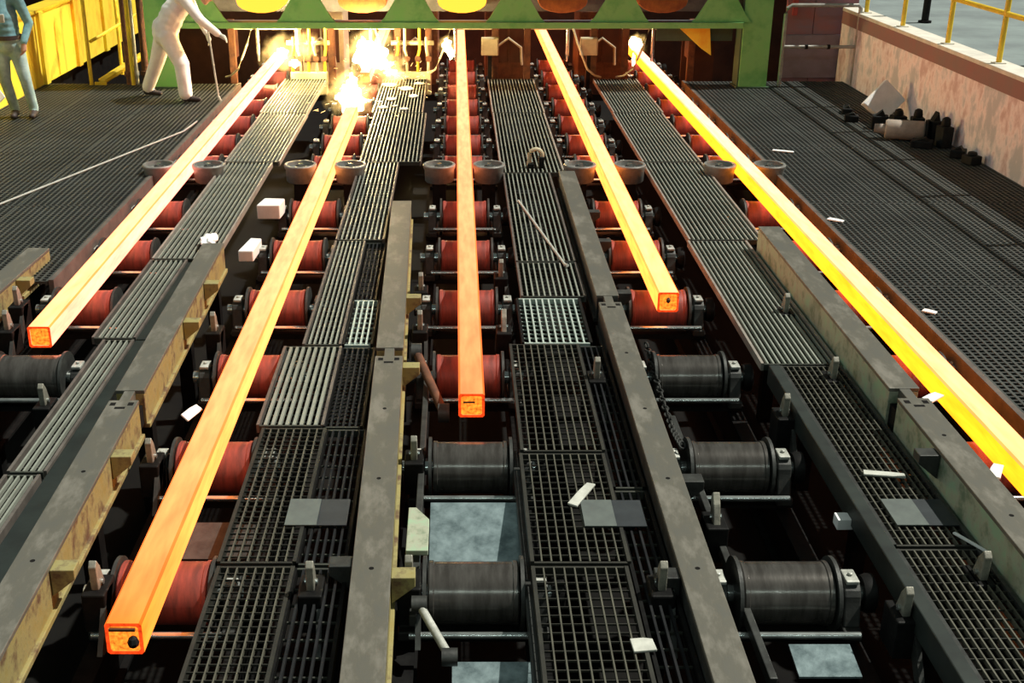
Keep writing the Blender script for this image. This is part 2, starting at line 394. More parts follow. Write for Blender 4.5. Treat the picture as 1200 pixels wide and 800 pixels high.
# ------------------------------------------------------------------ walkway gratings
def grating(x0, x1, y0, y1, n, rods, m, label, z=0., edge='edge', rodm='rod', bw=.0055, deep=.03):
    L = y1-y0-.02
    root = thing('walkway_grating', label, 'grating', (x0, y0+.01, z), group='walkway gratings between the lanes')
    W = x1-x0
    for s in (0, 1):
        part('frame_bar', MB().box(s*W-.009, s*W+.009, 0, L, -.05, .004), M[edge], root)
    for yy in (0, L):
        part('end_bar', MB().box(.009, W-.009, yy-.007, yy+.007, -.045, -.002), M[rodm], root)
    me = MB().box(-bw, bw, .007, L-.007, -.024, 0).mesh('bearing_bar', M[m])
    fine = rodm == 'rod_near'; rh = .0022 if fine else .0045; zt = -.003 if fine else -deep
    for k in range(n):
        link('bearing_bar', me, root, (W*(k+1)/(n+1), 0, 0))
    nr = int(L/rods); mb = MB()
    for k in range(1, nr):
        y = L*k/nr; mb.box(.009, W-.009, y-rh, y+rh, zt-.010, zt)
    o = part('cross_rods', mb, M[rodm], root); o['kind'] = 'stuff'
    return root
A = 'between the two left lanes'; B = 'between the nearest billet and the middle billet'; D = 'right of the middle billet'; E_ = 'left of the rightmost billet'
# walkway A
grating(-2.57, -1.96, 15.6, 18.15, 13, .10, 'bar', 'farthest flame lit grating '+A, edge='edge_pale')
grating(-2.54, -1.95, 12.88, 15.58, 13, .10, 'bar', 'far grey grating '+A, edge='edge_pale')
grating(-2.53, -2.02, 9.47, 12.86, 11, .10, 'bar', 'middle grating %s, up to the beam end' % A, edge='edge_pale')
grating(-2.53, -2.24, 7.70, 9.45, 6, .10, 'bar', 'narrow grating beside the left beam, behind its step')
grating(-2.44, -2.24, 5.75, 7.68, 4, .10, 'bar', 'narrowest grating strip at the left, in front of the step')
grating(-2.44, -2.26, 3.6, 5.73, 4, .10, 'bar', 'narrow grating strip at the lower left corner')
for (y0, y1, q) in ((7.70, 9.40, 'rear'), (3.6, 7.68, 'front')):
    o = part('cover_plate', MB().box(-2.225, -2.075, y0, y1, -.035, -.008), M['cover']); tag(o, '%s dark green cover plate along the left beam' % q, 'plate')
# walkway B
grating(-1.10, -.45, 15.6, 18.15, 14, .10, 'bar', 'farthest grating %s, under the sparks' % B)
grating(-1.06, -.40, 12.88, 15.58, 14, .10, 'bar', 'far grating '+B)
grating(-1.05, -.64, 10.0, 12.86, 9, .10, 'bar', 'middle grating %s, beside the beam end' % B)
grating(-1.05, -.80, 7.58, 9.98, 6, .10, 'bar', 'narrow grating '+B)
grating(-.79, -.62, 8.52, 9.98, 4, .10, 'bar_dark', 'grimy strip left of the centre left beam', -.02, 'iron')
grating(-.78, -.585, 7.60, 8.50, 4, .09, 'bar_pale', 'pale grating painted as a light patch left of the centre left beam', -.01, 'iron', 'bar_pale')
grating(-1.17, -.79, 6.32, 7.56, 8, .10, 'bar', 'wide step grating with thick bars '+B, bw=.0095)
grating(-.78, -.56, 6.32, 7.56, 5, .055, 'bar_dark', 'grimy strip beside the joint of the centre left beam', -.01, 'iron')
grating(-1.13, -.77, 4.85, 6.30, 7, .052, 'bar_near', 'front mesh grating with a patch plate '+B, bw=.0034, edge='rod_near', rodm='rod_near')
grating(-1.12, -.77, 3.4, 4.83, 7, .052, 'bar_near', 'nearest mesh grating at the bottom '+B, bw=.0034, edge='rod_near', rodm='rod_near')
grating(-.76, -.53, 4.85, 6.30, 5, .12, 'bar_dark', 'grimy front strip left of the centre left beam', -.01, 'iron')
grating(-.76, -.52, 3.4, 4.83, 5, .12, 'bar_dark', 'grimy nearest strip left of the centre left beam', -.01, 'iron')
# walkway C (right of the middle billet)
grating(.475, 1.15, 15.6, 18.15, 14, .10, 'bar', 'farthest grey grating '+D, edge='edge_pale')
grating(.48, 1.14, 12.4, 15.58, 14, .10, 'bar', 'far grating %s under the shackle' % D, edge='edge_pale')
grating(.50, .98, 9.4, 12.38, 10, .10, 'bar', 'middle grating %s under the diagonal rod' % D)
grating(.50, .98, 8.55, 9.38, 10, .075, 'bar', 'short grating %s behind the pale one' % D)
grating(.46, .93, 7.62, 8.53, 9, .075, 'bar_pale', 'pale grating painted as a light patch '+D, -.005, 'iron', 'bar_pale')
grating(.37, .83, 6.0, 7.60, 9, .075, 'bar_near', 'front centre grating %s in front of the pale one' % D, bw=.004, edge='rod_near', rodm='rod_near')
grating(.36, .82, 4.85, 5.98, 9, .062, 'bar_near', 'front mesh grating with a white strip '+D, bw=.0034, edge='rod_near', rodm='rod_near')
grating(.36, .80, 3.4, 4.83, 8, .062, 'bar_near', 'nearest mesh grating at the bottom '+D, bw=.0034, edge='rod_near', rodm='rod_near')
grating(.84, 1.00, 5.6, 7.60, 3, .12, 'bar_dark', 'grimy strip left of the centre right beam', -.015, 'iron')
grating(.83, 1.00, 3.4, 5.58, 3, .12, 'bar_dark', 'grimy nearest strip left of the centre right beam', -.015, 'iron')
# walkway E
grating(2.06, 2.70, 15.6, 18.15, 14, .07, 'bar', 'farthest grating '+E_, edge='edge_pale')
grating(2.05, 2.68, 12.88, 15.58, 14, .07, 'bar', 'far grating '+E_, edge='edge_pale')
grating(2.04, 2.68, 10.0, 12.86, 14, .07, 'bar', 'middle grating '+E_, edge='edge_pale')
grating(2.02, 2.52, 7.24, 9.98, 12, .07, 'bar', 'broad grating %s beside the green beam' % E_, edge='edge_pale')
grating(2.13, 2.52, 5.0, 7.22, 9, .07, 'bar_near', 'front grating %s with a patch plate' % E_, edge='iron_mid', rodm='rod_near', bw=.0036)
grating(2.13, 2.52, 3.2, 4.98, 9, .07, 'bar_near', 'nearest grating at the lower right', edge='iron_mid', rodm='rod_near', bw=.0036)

o = part('kerb_channel', MB().box(2.045, 2.118, 3.2, 7.2, -.12, .015), mat('kerb_green', (.026,.034,.029), (.016,.02,.018), .5, .2), bevel=.006); tag(o, 'dark green kerb channel along the lower right grating', 'channel')
# ------------------------------------------------------------------ long beams
def beam(pn, pf, wd, joint, label, lugs, sidem='beam_side', h=.18, top=.10):
    """pn, pf: centre of the near and far end; joint: distance of the splice from the near end"""
    dx, dy = pf[0]-pn[0], pf[1]-pn[1]; L = math.hypot(dx, dy)
    root = thing('transfer_beam', label, 'beam', (pn[0], pn[1], top), (0,0,-math.atan2(dx, dy)), 'long transfer beams')
    hw = wd/2
    def seg(y0, y1):
        mb = MB(); mb.box(-hw, hw, y0, y1, -.024, 0, 0)
        mb.box(-hw+.004, hw-.004, y0, y1, -h, -.024, 1)
        mb.box(-hw-.014, hw+.014, y0, y1, -h-.03, -h, 1)
        return part('beam_section', mb, [M['beam'], M[sidem]], root, bevel=.004)
    s1 = seg(0, joint-.07); s2 = seg(joint+.07, L)
    part('joint_key', MB().box(-.032,.032,joint-.07,joint+.07,-.10,-.004), M['beam'], root, bevel=.004)
    part('joint_web', MB().box(-hw+.02,hw-.02,joint-.07,joint+.07,-h,-.10), M['hole'], root)
    mb = MB()
    for s in (-1, 1):
        part('bolt_pocket', MB().box(s*.052-.016, s*.052+.016, joint-.145, joint-.105, -.004, .0015), M['hole'], s1)
    part('slot', MB().box(-.03, .03, joint-.19, joint-.165, -.004, .0015), M['hole'], s1)
    y = .5
    while y < joint-.4:
        part('bolt_hole', MB().cyl((0,y,-.003),(0,y,.0012),.012,n=10), M['hole'], s1); y += .85
    for ry in (5.5, 6.8, 8.1, 9.3, 10.7):
        if pn[1]+.2 < ry < pf[1]-.1:
            part('support_post', MB().box(-.05,.05,ry-pn[1]-.05,ry-pn[1]+.05,-1.4-top,-h-.03), M['iron'], root)
    for (s, yy) in lugs:
        o = part('side_lug', MB().prism([(s*hw, -.02), (s*(hw+.11), -.02), (s*(hw+.11), -.07), (s*hw, -.16)], 'y', yy, yy+.09), M['iron_mid' if s < 0 else sidem], root, bevel=.004)
    return root
beam((-1.90, 3.3), (-2.01, 9.46), .175, 3.15, 'grey beam with a rusty yellow flank, left of the nearest billet', [(1,1.3),(1,2.4),(1,4.4),(1,5.2)], h=.22, top=.14)
beam((-.36, 3.3), (-.515, 10.92), .18, 3.92, 'grey beam between the nearest billet and the middle billet', [(1,1.3),(1,3.7),(1,5.0),(-1,1.4)])
beam((1.09, 3.3), (1.135, 12.07), .165, 4.93, 'grey beam between the middle billet and the shortest billet', [(1,2.2),(1,5.1),(1,6.4),(1,7.3),(-1,1.3)], 'iron_mid')
beam((2.635, 3.6), (2.645, 9.74), .18, 2.75, 'greenish beam alongside the rightmost billet', [(-1,2.0)], 'beam_green', h=.24, top=.20)
beam((-3.55, 6.5), (-3.46, 9.46), .18, 1.6, 'rusty mottled beam end at the left edge', [(1,2.2)])

# ------------------------------------------------------------------ transfer dogs, levers, brackets between beams and lanes
def dog(x, y, z, flip, label, s=1., fm='finger'):
    t = thing('transfer_dog', label, 'lever', (x, y, z), (0,0,R(180) if flip else 0), 'transfer dogs beside the beams')
    t.scale = (s, s, s)
    part('block', MB().box(-.055,.055,-.09,.09,-.20,.0), M['iron'], t, bevel=.008)
    part('finger', MB().prism([(-.05,-.02),(.05,-.02),(.035,.09),(.01,.15),(-.02,.13)], 'x', -.018, .018), M[fm], t, rot=(R(14),0,0), bevel=.005)
    part('pivot_pin', MB().cyl((-.03,0,.02),(.03,0,.02),.014,n=12), M['pipe'], t, smooth=True)
    part('arm', MB().prism([(-.04,0),(.05,-.02),(-.16,-.26),(-.22,-.24)], 'x', .03, .055), M['iron_mid'], t)
    return t
DOGS = [(-.22, 4.75, -.02, 0, 'pale finger beside the front roller of the middle lane'),
        (-.24, 6.05, -.06, 0, 'dark dog beside the second middle roller'),
        (-.26, 7.95, -.02, 0, 'pale finger left of the middle billet near the beam joint'),
        (-.28, 8.9, -.06, 0, 'small dog left of the middle billet behind the beam joint'),
        (-.66, 4.62, .03, 0, 'pale finger on the grimy strip left of the centre left beam'),
        (.93, 4.62, .03, 0, 'pale finger on the grimy strip left of the centre right beam'),
        (.90, 7.05, .0, 0, 'white finger standing by the pale grating'),
        (.36, 9.2, -.05, 0, 'pale finger between the middle billet and the rod'),
        (.34, 8.0, -.05, 1, 'pale finger right of the middle billet by the pale grating'),
        (2.42, 8.25, .0, 0, 'dark dog with a pale finger on the broad right grating'),
        (2.42, 7.05, .0, 0, 'dark dog with a pale finger in front of the green beam'),
        (2.44, 4.75, .0, 0, 'bright fingered dog at the lower right'),
        (-1.72, 6.0, -.05, 0, 'greenish dog between the left beam and the nearest billet'),
        (-1.74, 8.0, -.05, 0, 'mottled dog beside the yellow flank of the left beam'),
        (-1.66, 4.7, -.02, 0, 'tall pale finger left of the nearest billet end'),
        (1.33, 5.35, -.06, 1, 'dark dog right of the centre right beam'),
        (2.0, 6.6, -.05, 0, 'pale finger at the edge of the right grating'),
        (2.02, 4.55, -.06, 0, 'white tipped dog near the bottom right'),
        (-3.26, 8.35, .02, 0, 'pale finger beside the leftmost beam'),
        (-3.18, 7.9, .0, 0, 'cream finger in front of the leftmost billet end'),
        (-3.24, 6.95, .0, 0, 'cream dog in the dark left machinery'),
        (-3.02, 6.75, -.05, 1, 'pale finger in the dark left machinery'),
        (-2.62, 6.9, -.12, 0, 'dark dog beside the narrowest grating strip')]
for x, y, z, fl, lb in DOGS: dog(x, y, z, fl, lb)
def lever(p0, p1, r, m, label):
    p0, p1 = Vector(p0), Vector(p1); t = thing('push_lever', label, 'lever', p0)
    d = p1-p0
    part('rod', MB().cyl((0,0,0), d, r, n=10), M[m], t, smooth=True)
    for q in (Vector((0,0,0)), d):
        part('rod_eye', MB().cyl(q-Vector((.035,0,0)), q+Vector((.035,0,0)), r*2.0, n=14), M['iron_mid'], t, smooth=True)
    return t
lever((-.27, 7.45, .0), (-.08, 6.75, -.12), .030, 'rust', 'rusty diagonal lever left of the middle cut end')
lever((-.17, 4.60, -.06), (-.03, 4.32, -.14), .020, 'cap', 'slanting grey lever at the bottom of the middle lane')
for (x, y0, y1, z, lb) in ((-.20, 4.6, 7.3, -.12, 'long grey rail left of the front middle rollers'), (1.36, 4.2, 6.8, -.16, 'dark rail left of the front steel rollers'),
                           (.34, 4.0, 6.2, -.10, 'dark rail right of the front middle rollers')):
    o = part('guide_rail', MB().box(x-.018, x+.018, y0, y1, z-.06, z), M['iron_mid'], bevel=.005); tag(o, lb, 'rail')
# bracket with small sheet left of the front middle roller
o = part('bracket_plate', MB().prism([(-.06,0),(.05,.0),(.05,.30),(-.02,.42),(-.06,.42)], 'z', -.015, .015), M['beam_green'], loc=(-.19, 5.05, -.07), bevel=.004); tag(o, 'green grey bracket plate left of the shiny blue sheet', 'bracket')

# drive chain along the steel rollers
ch = thing('drive_chain', 'oily drive chain hanging beside the shortest billet lane', 'chain', (1.30, 6.15, -.02), group=None)
lm = MB()
ring = [(.018*math.cos(R(a))*1.0, .034*math.sin(R(a)), 0) for a in range(0, 361, 30)]
lm.tube(ring, .0075, 6)
lme = lm.mesh('chain_link', M['iron_mid'], True)
for k in range(30):
    t = k/29; y = t*1.45; z = -.02-.16*math.sin(math.pi*t)+.03*t; x = .04*math.sin(3*t)
    link('chain_link', lme, ch, (x, y, z), (R(10*math.cos(math.pi*t)), R(90 if k % 2 else 0), 0))

# ------------------------------------------------------------------ loose things on the gratings
def plate(x, y, label):
    t = thing('patch_plate', label, 'plate', (x, y, .006), group='patch plates on the front gratings')
    part('light_half', MB().box(-.16,.0,-.13,.13,0,.006), M['patch'], t)
    part('dark_half', MB().box(.001,.15,-.13,.13,-.002,.004), M['patch_dark'], t)
plate(-.70, 5.31, 'two tone patch plate on the grating right of the nearest billet')
plate(.80, 5.30, 'two tone patch plate beside the white strip, right of the middle lane')
plate(2.36, 5.31, 'two tone patch plate on the lower right grating')
def scrap(name, x, y, l, wd, rz, m, label, cat, z=.004, th=.012, rx=0):
    poly = [(-l/2,-wd/2),(l/2,-wd*.45),(l/2*.96,wd*.4),(l*.1,wd*.52),(-l/2*.97,wd/2)]
    o = part(name, MB().prism(poly, 'z', 0, th), M[m], loc=(x, y, z), rot=(R(rx),0,R(rz)), bevel=.003); return tag(o, label, cat, 'loose pieces on the gratings')
scrap('metal_strip', .655, 5.49, .26, .055, 62, 'offwhite', 'whitish strip lying aslant on the grating right of the middle lane', 'strip')
scrap('metal_strip', 2.31, 5.71, .22, .05, -10, 'offwhite', 'whitish strip lying on the lower right grating', 'strip')
scrap('metal_strip', .79, 4.20, .10, .09, 5, 'offwhite', 'small pale offcut at the bottom, left of the centre right beam', 'offcut')
scrap('paper_scrap', 3.70, 13.35, .24, .06, -25, 'white', 'white scrap on the right deck by the rightmost guide roll', 'scrap')
scrap('paper_scrap', 3.48, 10.58, .15, .07, -40, 'white', 'small white scrap on the deck edge by the rightmost billet', 'scrap')
scrap('paper_scrap', 3.47, 8.2, .10, .06, -40, 'white', 'bright scrap by the edge angle right of the rightmost billet', 'scrap')
scrap('paper_scrap', -5.9, 13.1, .3, .06, 20, 'offwhite', 'pale scrap on the left deck near the picture edge', 'scrap')
scrap('offcut', 2.83, 6.45, .14, .07, 40, 'white', 'white offcut wedged by the joint of the greenish beam', 'offcut', z=.12)
scrap('offcut', 2.83, 5.55, .16, .06, 60, 'white', 'white offcut between the greenish beam and the rightmost billet', 'offcut', z=.11)
scrap('offcut', -1.62, 6.60, .17, .06, 70, 'white', 'white plate on edge beside the nearest billet', 'offcut', z=-.05, rx=35)
scrap('offcut', 2.02, 5.42, .09, .08, 0, 'white', 'white block in the dark lane at the lower right', 'offcut', z=-.14, th=.06)
scrap('metal_strip', 2.50, 5.02, .20, .016, -62, 'white', 'thin bright strip on the lower right grating', 'strip')
o = part('thin_rod', MB().cyl((.60,11.24,.012),(.89,9.25,.012),.011,n=8).cyl((.885,9.27,.012),(.90,9.21,.03),.014,n=8), M['rope'], smooth=True); tag(o, 'thin grey rod lying diagonally on the grating right of the middle billet', 'rod')
o = part('long_rod', MB().tube([(-5.4,7.99+.6,.02),(-4.38,11.1,.014),(-3.31,14.39,.014),(-3.22,14.75,.06)], .011), M['rope'], smooth=True); tag(o, 'long pale rod lying across the left deck', 'rod')
# shackle standing on the far grating
sh = thing('shackle', 'upright pale shackle on the far grating right of the middle billet', 'shackle', (.85, 12.62, 0))
part('bow', MB().tube([(.07*math.cos(R(a)), 0, .13+.07*math.sin(R(a))) for a in range(-20, 201, 20)]+[(-.075,0,.02)], .022), M['cream'], sh, smooth=True)
part('base', MB().box(-.09,-.02,-.05,.05,0,.05).box(.03,.09,-.05,.05,0,.12), M['black'], sh, bevel=.006)
# billet-lit plates near the left beam head, their brightness put into white
o = part('lit_block', MB().prism([(-.13,0),(.09,0),(.11,.24),(-.09,.26)], 'z', -.12, .02), M['white'], loc=(-1.78,11.05,0), bevel=.01); tag(o, 'white lit block left of the nearest billet', 'block')
o = part('lit_block', MB().prism([(-.07,0),(.06,0),(.08,.36),(-.02,.38)], 'z', -.12, -.02), M['white'], loc=(-1.80,9.75,0), bevel=.01); tag(o, 'white lit block by the head of the left beam', 'block')
bm = bmesh.new(); bmesh.ops.create_icosphere(bm, subdivisions=3, radius=1)
for v in bm.verts:
    v.co *= .85+.3*math.sin(7*v.co.x+3*v.co.z)*math.cos(5*v.co.y); v.co = Vector((v.co.x*.075, v.co.y*.17, v.co.z*.05))
me = bpy.data.meshes.new('rag'); bm.to_mesh(me); bm.free(); me.materials.append(M['white'])
o = link('crumpled_rag', me, None, (-2.13, 9.85, .04)); tag(o, 'crumpled white rag at the head of the left beam', 'rag')

# ------------------------------------------------------------------ scrap heap by the parapet
o = part('polystyrene_block', MB().prism([(-.30,0),(-.02,-.24),(.30,.02),(.06,.30)], 'y', -.04, .04), M['chunk'], loc=(5.42,15.2,.20), rot=(R(-24),0,R(12)), bevel=.015); tag(o, 'white square panel leaning on the pink parapet', 'panel')
t = thing('motor_drum', 'tan drum lying on the deck by the parapet', 'drum', (5.28, 13.98, .115), (0,0,R(-18)))
part('drum_body', MB().lathe([(-.22,.02),(-.22,.10),(-.20,.115),(.20,.115),(.22,.10),(.22,.02)], 'x', 28), M['tan'], t, smooth=True)
part('end_flange', MB().lathe([(.22,.02),(.22,.135),(.25,.135),(.25,.02)], 'x', 24), M['black'], t, smooth=True)
part('nozzle', MB().lathe([(-.34,.03),(-.34,.055),(-.22,.06)], 'x', 16), M['tan'], t, smooth=True)
random.seed(3)
SC = [(5.20,14.62,.16,.13,.20,'box','black box behind the white panel corner'),(5.36,14.45,.14,.12,.24,'cog','dark knobbed casting behind the tan drum'),
      (5.50,14.20,.12,.12,.28,'cog','upright dark casting next to the pink parapet'),(5.60,13.92,.11,.13,.30,'box','tall black block against the pink parapet'),
      (5.60,13.60,.11,.14,.30,'cog','tallest black casting at the end of the scrap heap'),(5.36,13.60,.20,.16,.10,'box','flat black block in front of the tan drum'),
      (5.58,13.10,.13,.15,.11,'box','low black block near the parapet, front of the heap'),(5.60,12.78,.12,.13,.12,'cog','frontmost black casting of the scrap heap'),
      (4.99,15.05,.14,.12,.10,'box','small black block left of the white panel'),(5.10,15.6,.10,.22,.09,'box','dark bar under the white panel')]
for x, y, a, b_, h, kind, lb in SC:
    a *= 1.2; b_ *= 1.25; h *= 1.15
    t = thing('scrap_casting', lb, 'scrap', (x, y, 0), (0,0,R(random.uniform(-30,30))), 'dark scrap by the parapet')
    part('body', MB().box(-a/2,a/2,-b_/2,b_/2,0,h*.7), M['black'], t, bevel=.012)
    if kind == 'cog': part('knob', MB().lathe([(h*.7,.05),(h*.78,.055),(h*.95,.045),(h,.02)], 'z', 12), M['black'], t, smooth=True)
    else: part('lug', MB().prism([(-a*.3,h*.7),(a*.3,h*.7),(a*.1,h)], 'y', -b_*.3, b_*.3), M['black'], t)

# ------------------------------------------------------------------ railings
rl = thing('yellow_railing', 'yellow tubular railing on top of the pink parapet', 'railing', (5.86, 0, 1.03))
for y in (17.6, 16.1, 14.55, 13.1, 11.6, 10.0, 8.4, 6.8):
    p = part('post', MB().cyl((0,y,0),(0,y,1.06),.030,n=12), M['yellow'], rl, smooth=True)
    part('base_plate', MB().box(-.06,.06,y-.06,y+.06,0,.012), M['coping'], p)
for z in (.52, 1.06):
    part('rail', MB().cyl((0,5,z),(0,18.2,z),.028,n=12), M['yellow'], rl, smooth=True)
gt = thing('tube_gate', 'grey tube barrier across the right end of the deck', 'barrier', (4.70, 17.55, 0))
part('tube_frame', MB().tube([(0,0,0),(0,0,1.02),(.02,0,1.10),(.08,0,1.14),(1.02,0,1.14),(1.06,0,1.10),(1.06,0,0)], .028, 10), M['tube'], gt, smooth=True)
part('mid_rail', MB().cyl((0,0,.56),(1.06,0,.56),.024,n=10), M['tube'], gt, smooth=True)
for xx in (.34,.66): part('clamp', MB().cyl((xx-.02,0,.56),(xx+.02,0,.56),.034,n=10), M['iron'], gt, smooth=True)
lr = thing('stair_railing', 'yellow stair railing at the back of the left deck', 'railing', (-5.35, 17.65, 0))
for x, y in ((0,0), (.22,.9), (.62,-.02)):
    part('post', MB().cyl((x,y,0),(x,y,2.2),.028,n=10), M['yellow'], lr, smooth=True)
part('sloping_rail', MB().cyl((.05,0,.62),(.75,1.9,1.05),.024,n=10), M['yellow'], lr, smooth=True)
part('sloping_rail', MB().box(.05,.22,-.02,.02,0,.04).cyl((.12,.05,.03),(.78,.55,.42),.055,n=8), M['yellow'], lr, smooth=True)
for k, (x, m, r, lb) in enumerate(((-4.80,'rust',.045,'rusty brown standpipe right of the stair railing'),(-4.70,'tube',.028,'thin pale standpipe left of the bending worker'),(-4.58,'rust',.05,'thick brown standpipe behind the bending worker'),(-4.48,'yellow',.022,'thin yellow standpipe next to the green column'))):
    o = part('standpipe', MB().cyl((x,17.7+.05*k,-.02),(x,17.7+.05*k,2.4),r,n=12).cyl((x,17.7+.05*k,.12),(x,17.7+.05*k,.18),r*1.5,n=12), M[m], smooth=True); tag(o, lb, 'pipe', 'standpipes beside the green column')
# posts seen beyond the railing on the raised floor
for y, x, lb in ((17.3,6.6,'dark post on the raised floor at the back'),(13.6,6.9,'dark post on the raised floor near the picture edge')):
    o = part('bollard', MB().cyl((x,y,.93),(x,y,2.2),.05,n=12).cyl((x,y,.93),(x,y,.96),.09,n=12), M['iron'], smooth=True); tag(o, lb, 'post')

# ------------------------------------------------------------------ green gantry
g = thing('green_gantry', 'green steel gantry spanning the lanes with triangular stiffeners', 'gantry', (0, 17.4, 0))
for x in (-4.22, 4.27):
    p = part('column', MB().box(x-.20,x+.20,-.02,.0,0,3.4).box(x-.20,x-.17,0,.30,0,3.4).box(x+.17,x+.20,0,.30,0,3.4), M['green'], g)
    part('base_plate', MB().box(x-.24,x+.24,-.06,.36,-.05,.02), M['green_dark'], p)
part('side_web', MB().box(4.05,4.08,.0,.32,0,3.4), M['green_dark'], g)
part('bottom_flange', MB().box(-4.0,4.05,-.08,.42,.865,.905), M['grey'], g, bevel=.006)
part('flange_edge', MB().box(-4.0,4.05,-.10,-.08,.85,.93), M['green'], g)
for x in (-3.65, -2.13, -.66, .83, 2.31, 3.75):
    part('stiffener', MB().prism([(x-.42,.93),(x+.42,.93),(x+.36,.99),(x+.17,1.30),(x+.17,1.55),(x-.17,1.55),(x-.17,1.30),(x-.36,.99)], 'y', -.05, .0), M['green'], g)
    part('stiffener_web', MB().box(x-.015,x+.015,.0,.40,.905,1.55), M['green_dark'], g)
part('top_chord', MB().box(-4.0,4.05,-.06,.40,1.55,1.85), M['green_dark'], g)
o = part('drop_panel', MB().box(2.9,4.0,17.72,17.76,.62,.865), M['green_dark']); tag(o, 'dark green drop panel under the right end of the gantry', 'panel')
o = part('drop_panel', MB().prism([(3.15,.865),(3.65,.865),(3.70,.42),(3.55,.52)], 'y', 17.66, 17.70), M['yellow_wall']); tag(o, 'orange flap hanging under the right end of the gantry', 'panel')
o = part('back_screen', MB().box(3.5,4.0,18.9,18.95,-.3,.75), M['brown']); tag(o, 'dark brown screen under the right end of the gantry', 'screen')
o = part('back_screen', MB().box(-3.7,3.9,18.72,18.76,.92,2.2), M['grey']); tag(o, 'blue grey screen behind the stiffeners of the gantry', 'screen')
# hoods over the strands, behind the stiffeners
HOTS = glow('strand_glow', (1, .42, .035), 2.2)
for li, x in enumerate(LANES):
    hotl = li in (0, 2)
    t = thing('strand_hood', ('yellow hot strand end rounding over the %s lane behind the gantry' if hotl else 'rusty orange hood above the %s lane behind the gantry') % LANE_NAME[li], 'strand' if hotl else 'hood', (x, 18.15, 1.0), group='hot strands behind the gantry' if hotl else 'hoods behind the gantry')
    prof = [(-.36,.62)]+[(.36*math.cos(R(a)), .12-.16*math.sin(R(a))) for a in range(180, -1, -20)]+[(.36,.62)]
    part('shell', MB().prism(prof, 'y', 0, .4), HOTS if hotl else M['orange'], t, bevel=.01)
    part('rib', MB().box(-.44,.44,-.03,-.01,.36,.42), M['rust'], t)
    part('hanger', MB().box(-.03,.03,.2,.26,.62,1.2), M['iron'], t)
# cutting torch stands
HOSE = [(-1, .25), (1, .3), (-1, .2), (1, .25), (-1, .22)]
for li, x in enumerate(LANES):
    t = thing('torch_stand', 'rusty cutting torch stand straddling the %s lane' % LANE_NAME[li], 'stand', (x, 18.36, -.1), group='cutting torch stands under the gantry')
    for s in (-1, 1):
        part('post', MB().box(s*.50-.05,s*.50+.05,-.05,.05,0,.95), M['rust'], t, bevel=.006)
        part('side_plate', MB().box(s*.50-.02,s*.50+.02,.06,.42,.35,.80), M['rust'], t)
    part('cross_bar', MB().box(-.56,.56,-.04,.04,.80,.88), M['cream'], t, bevel=.006)
    part('torch', MB().lathe([(.34,.012),(.36,.022),(.46,.03),(.80,.03),(.92,.022)], 'z', 12, org=(HOSE[li][0]*.10,-.08,0)), M['pipe'], t, smooth=True)
    s, q = HOSE[li]
    part('hose', MB().tube([(s*.10,-.08,.9),(s*.16,-.14,.86),(s*.24,-.2,.62),(s*.33,-.22,.40),(s*.40,-.2,.24),(s*.52,-.16,.14),(s*.62,-.05,.10)], .016), M['cream'], t, smooth=True)
for x, lb in ((.50,'cream junction box right of the middle strand under the gantry'),(1.98,'cream junction box left of the rightmost strand under the gantry')):
    t = thing('junction_box', lb, 'box', (x, 18.17, 0), group='junction boxes under the gantry')
    part('case', MB().box(-.13,.13,0,.12,.34,.60), M['cream'], t, bevel=.012)
    part('lid', MB().box(-.11,.11,-.012,0,.36,.58), M['cream'], t)
    part('stand', MB().box(-.03,.03,.02,.10,-.3,.34), M['iron'], t)
for x, y, n, lb in ((-2.22, 18.18, 5, 'flame lit pipe manifold between the two left strands'), (-.66, 18.18, 4, 'flame lit pipe manifold left of the middle strand')):
    t = thing('pipe_manifold', lb, 'manifold', (x, y, 0), group='pipe manifolds under the gantry')
    part('base_block', MB().box(-.28,.28,-.015,.09,-.25,.10), M['cream'], t, bevel=.02)
    part('header', MB().cyl((-.32,.04,.52),(.32,.04,.52),.035,n=12), M['cream'], t, smooth=True)
    for k in range(n):
        xx = -.24+.48*k/(n-1); hgt = .62+.14*((k*7) % 3)
        p = part('riser', MB().tube([(xx,.02,.08),(xx,.0,.30),(xx+.03*(-1)**k,-.05,.44),(xx+.03*(-1)**k,-.05,hgt)], .022, 8), M['cream' if k % 2 else 'yellow'], t, smooth=True)
        part('valve', MB().cyl((xx,-.06,.30),(xx,.05,.30),.045,n=10), M['rust'], p, smooth=True)
# slag splashes on the grating under the sparks
rnd2 = random.Random(8)
for k, (x, y, w_, lb) in enumerate(((-.98,17.6,.16,'largest pale slag splash under the cutting flame'),(-.72,17.3,.14,'pale slag splash at the back of the sparks'),(-.60,16.7,.10,'pale slag splash right of the sparks'),(-.90,16.5,.11,'pale slag splash in the middle of the sparks'),
      (-.98,15.9,.09,'pale slag splash beside the billet flame'),(-.70,15.8,.07,'small front slag splash right of the billet flame'),(-.55,17.7,.10,'slag splash nearest the gantry on the grating'),(-.82,16.0,.05,'smallest slag splash on the sparkled grating'))):
    n = 11; poly = [((w_*rnd2.uniform(.55,1.))*math.cos(6.283*i/n), (w_*1.3*rnd2.uniform(.55,1.))*math.sin(6.283*i/n)) for i in range(n)]
    o = part('slag_splash', MB().prism(poly, 'z', 0, .012), M['offwhite'], loc=(x, y, .005), bevel=.004); tag(o, lb, 'slag', 'slag splashes under the sparks')
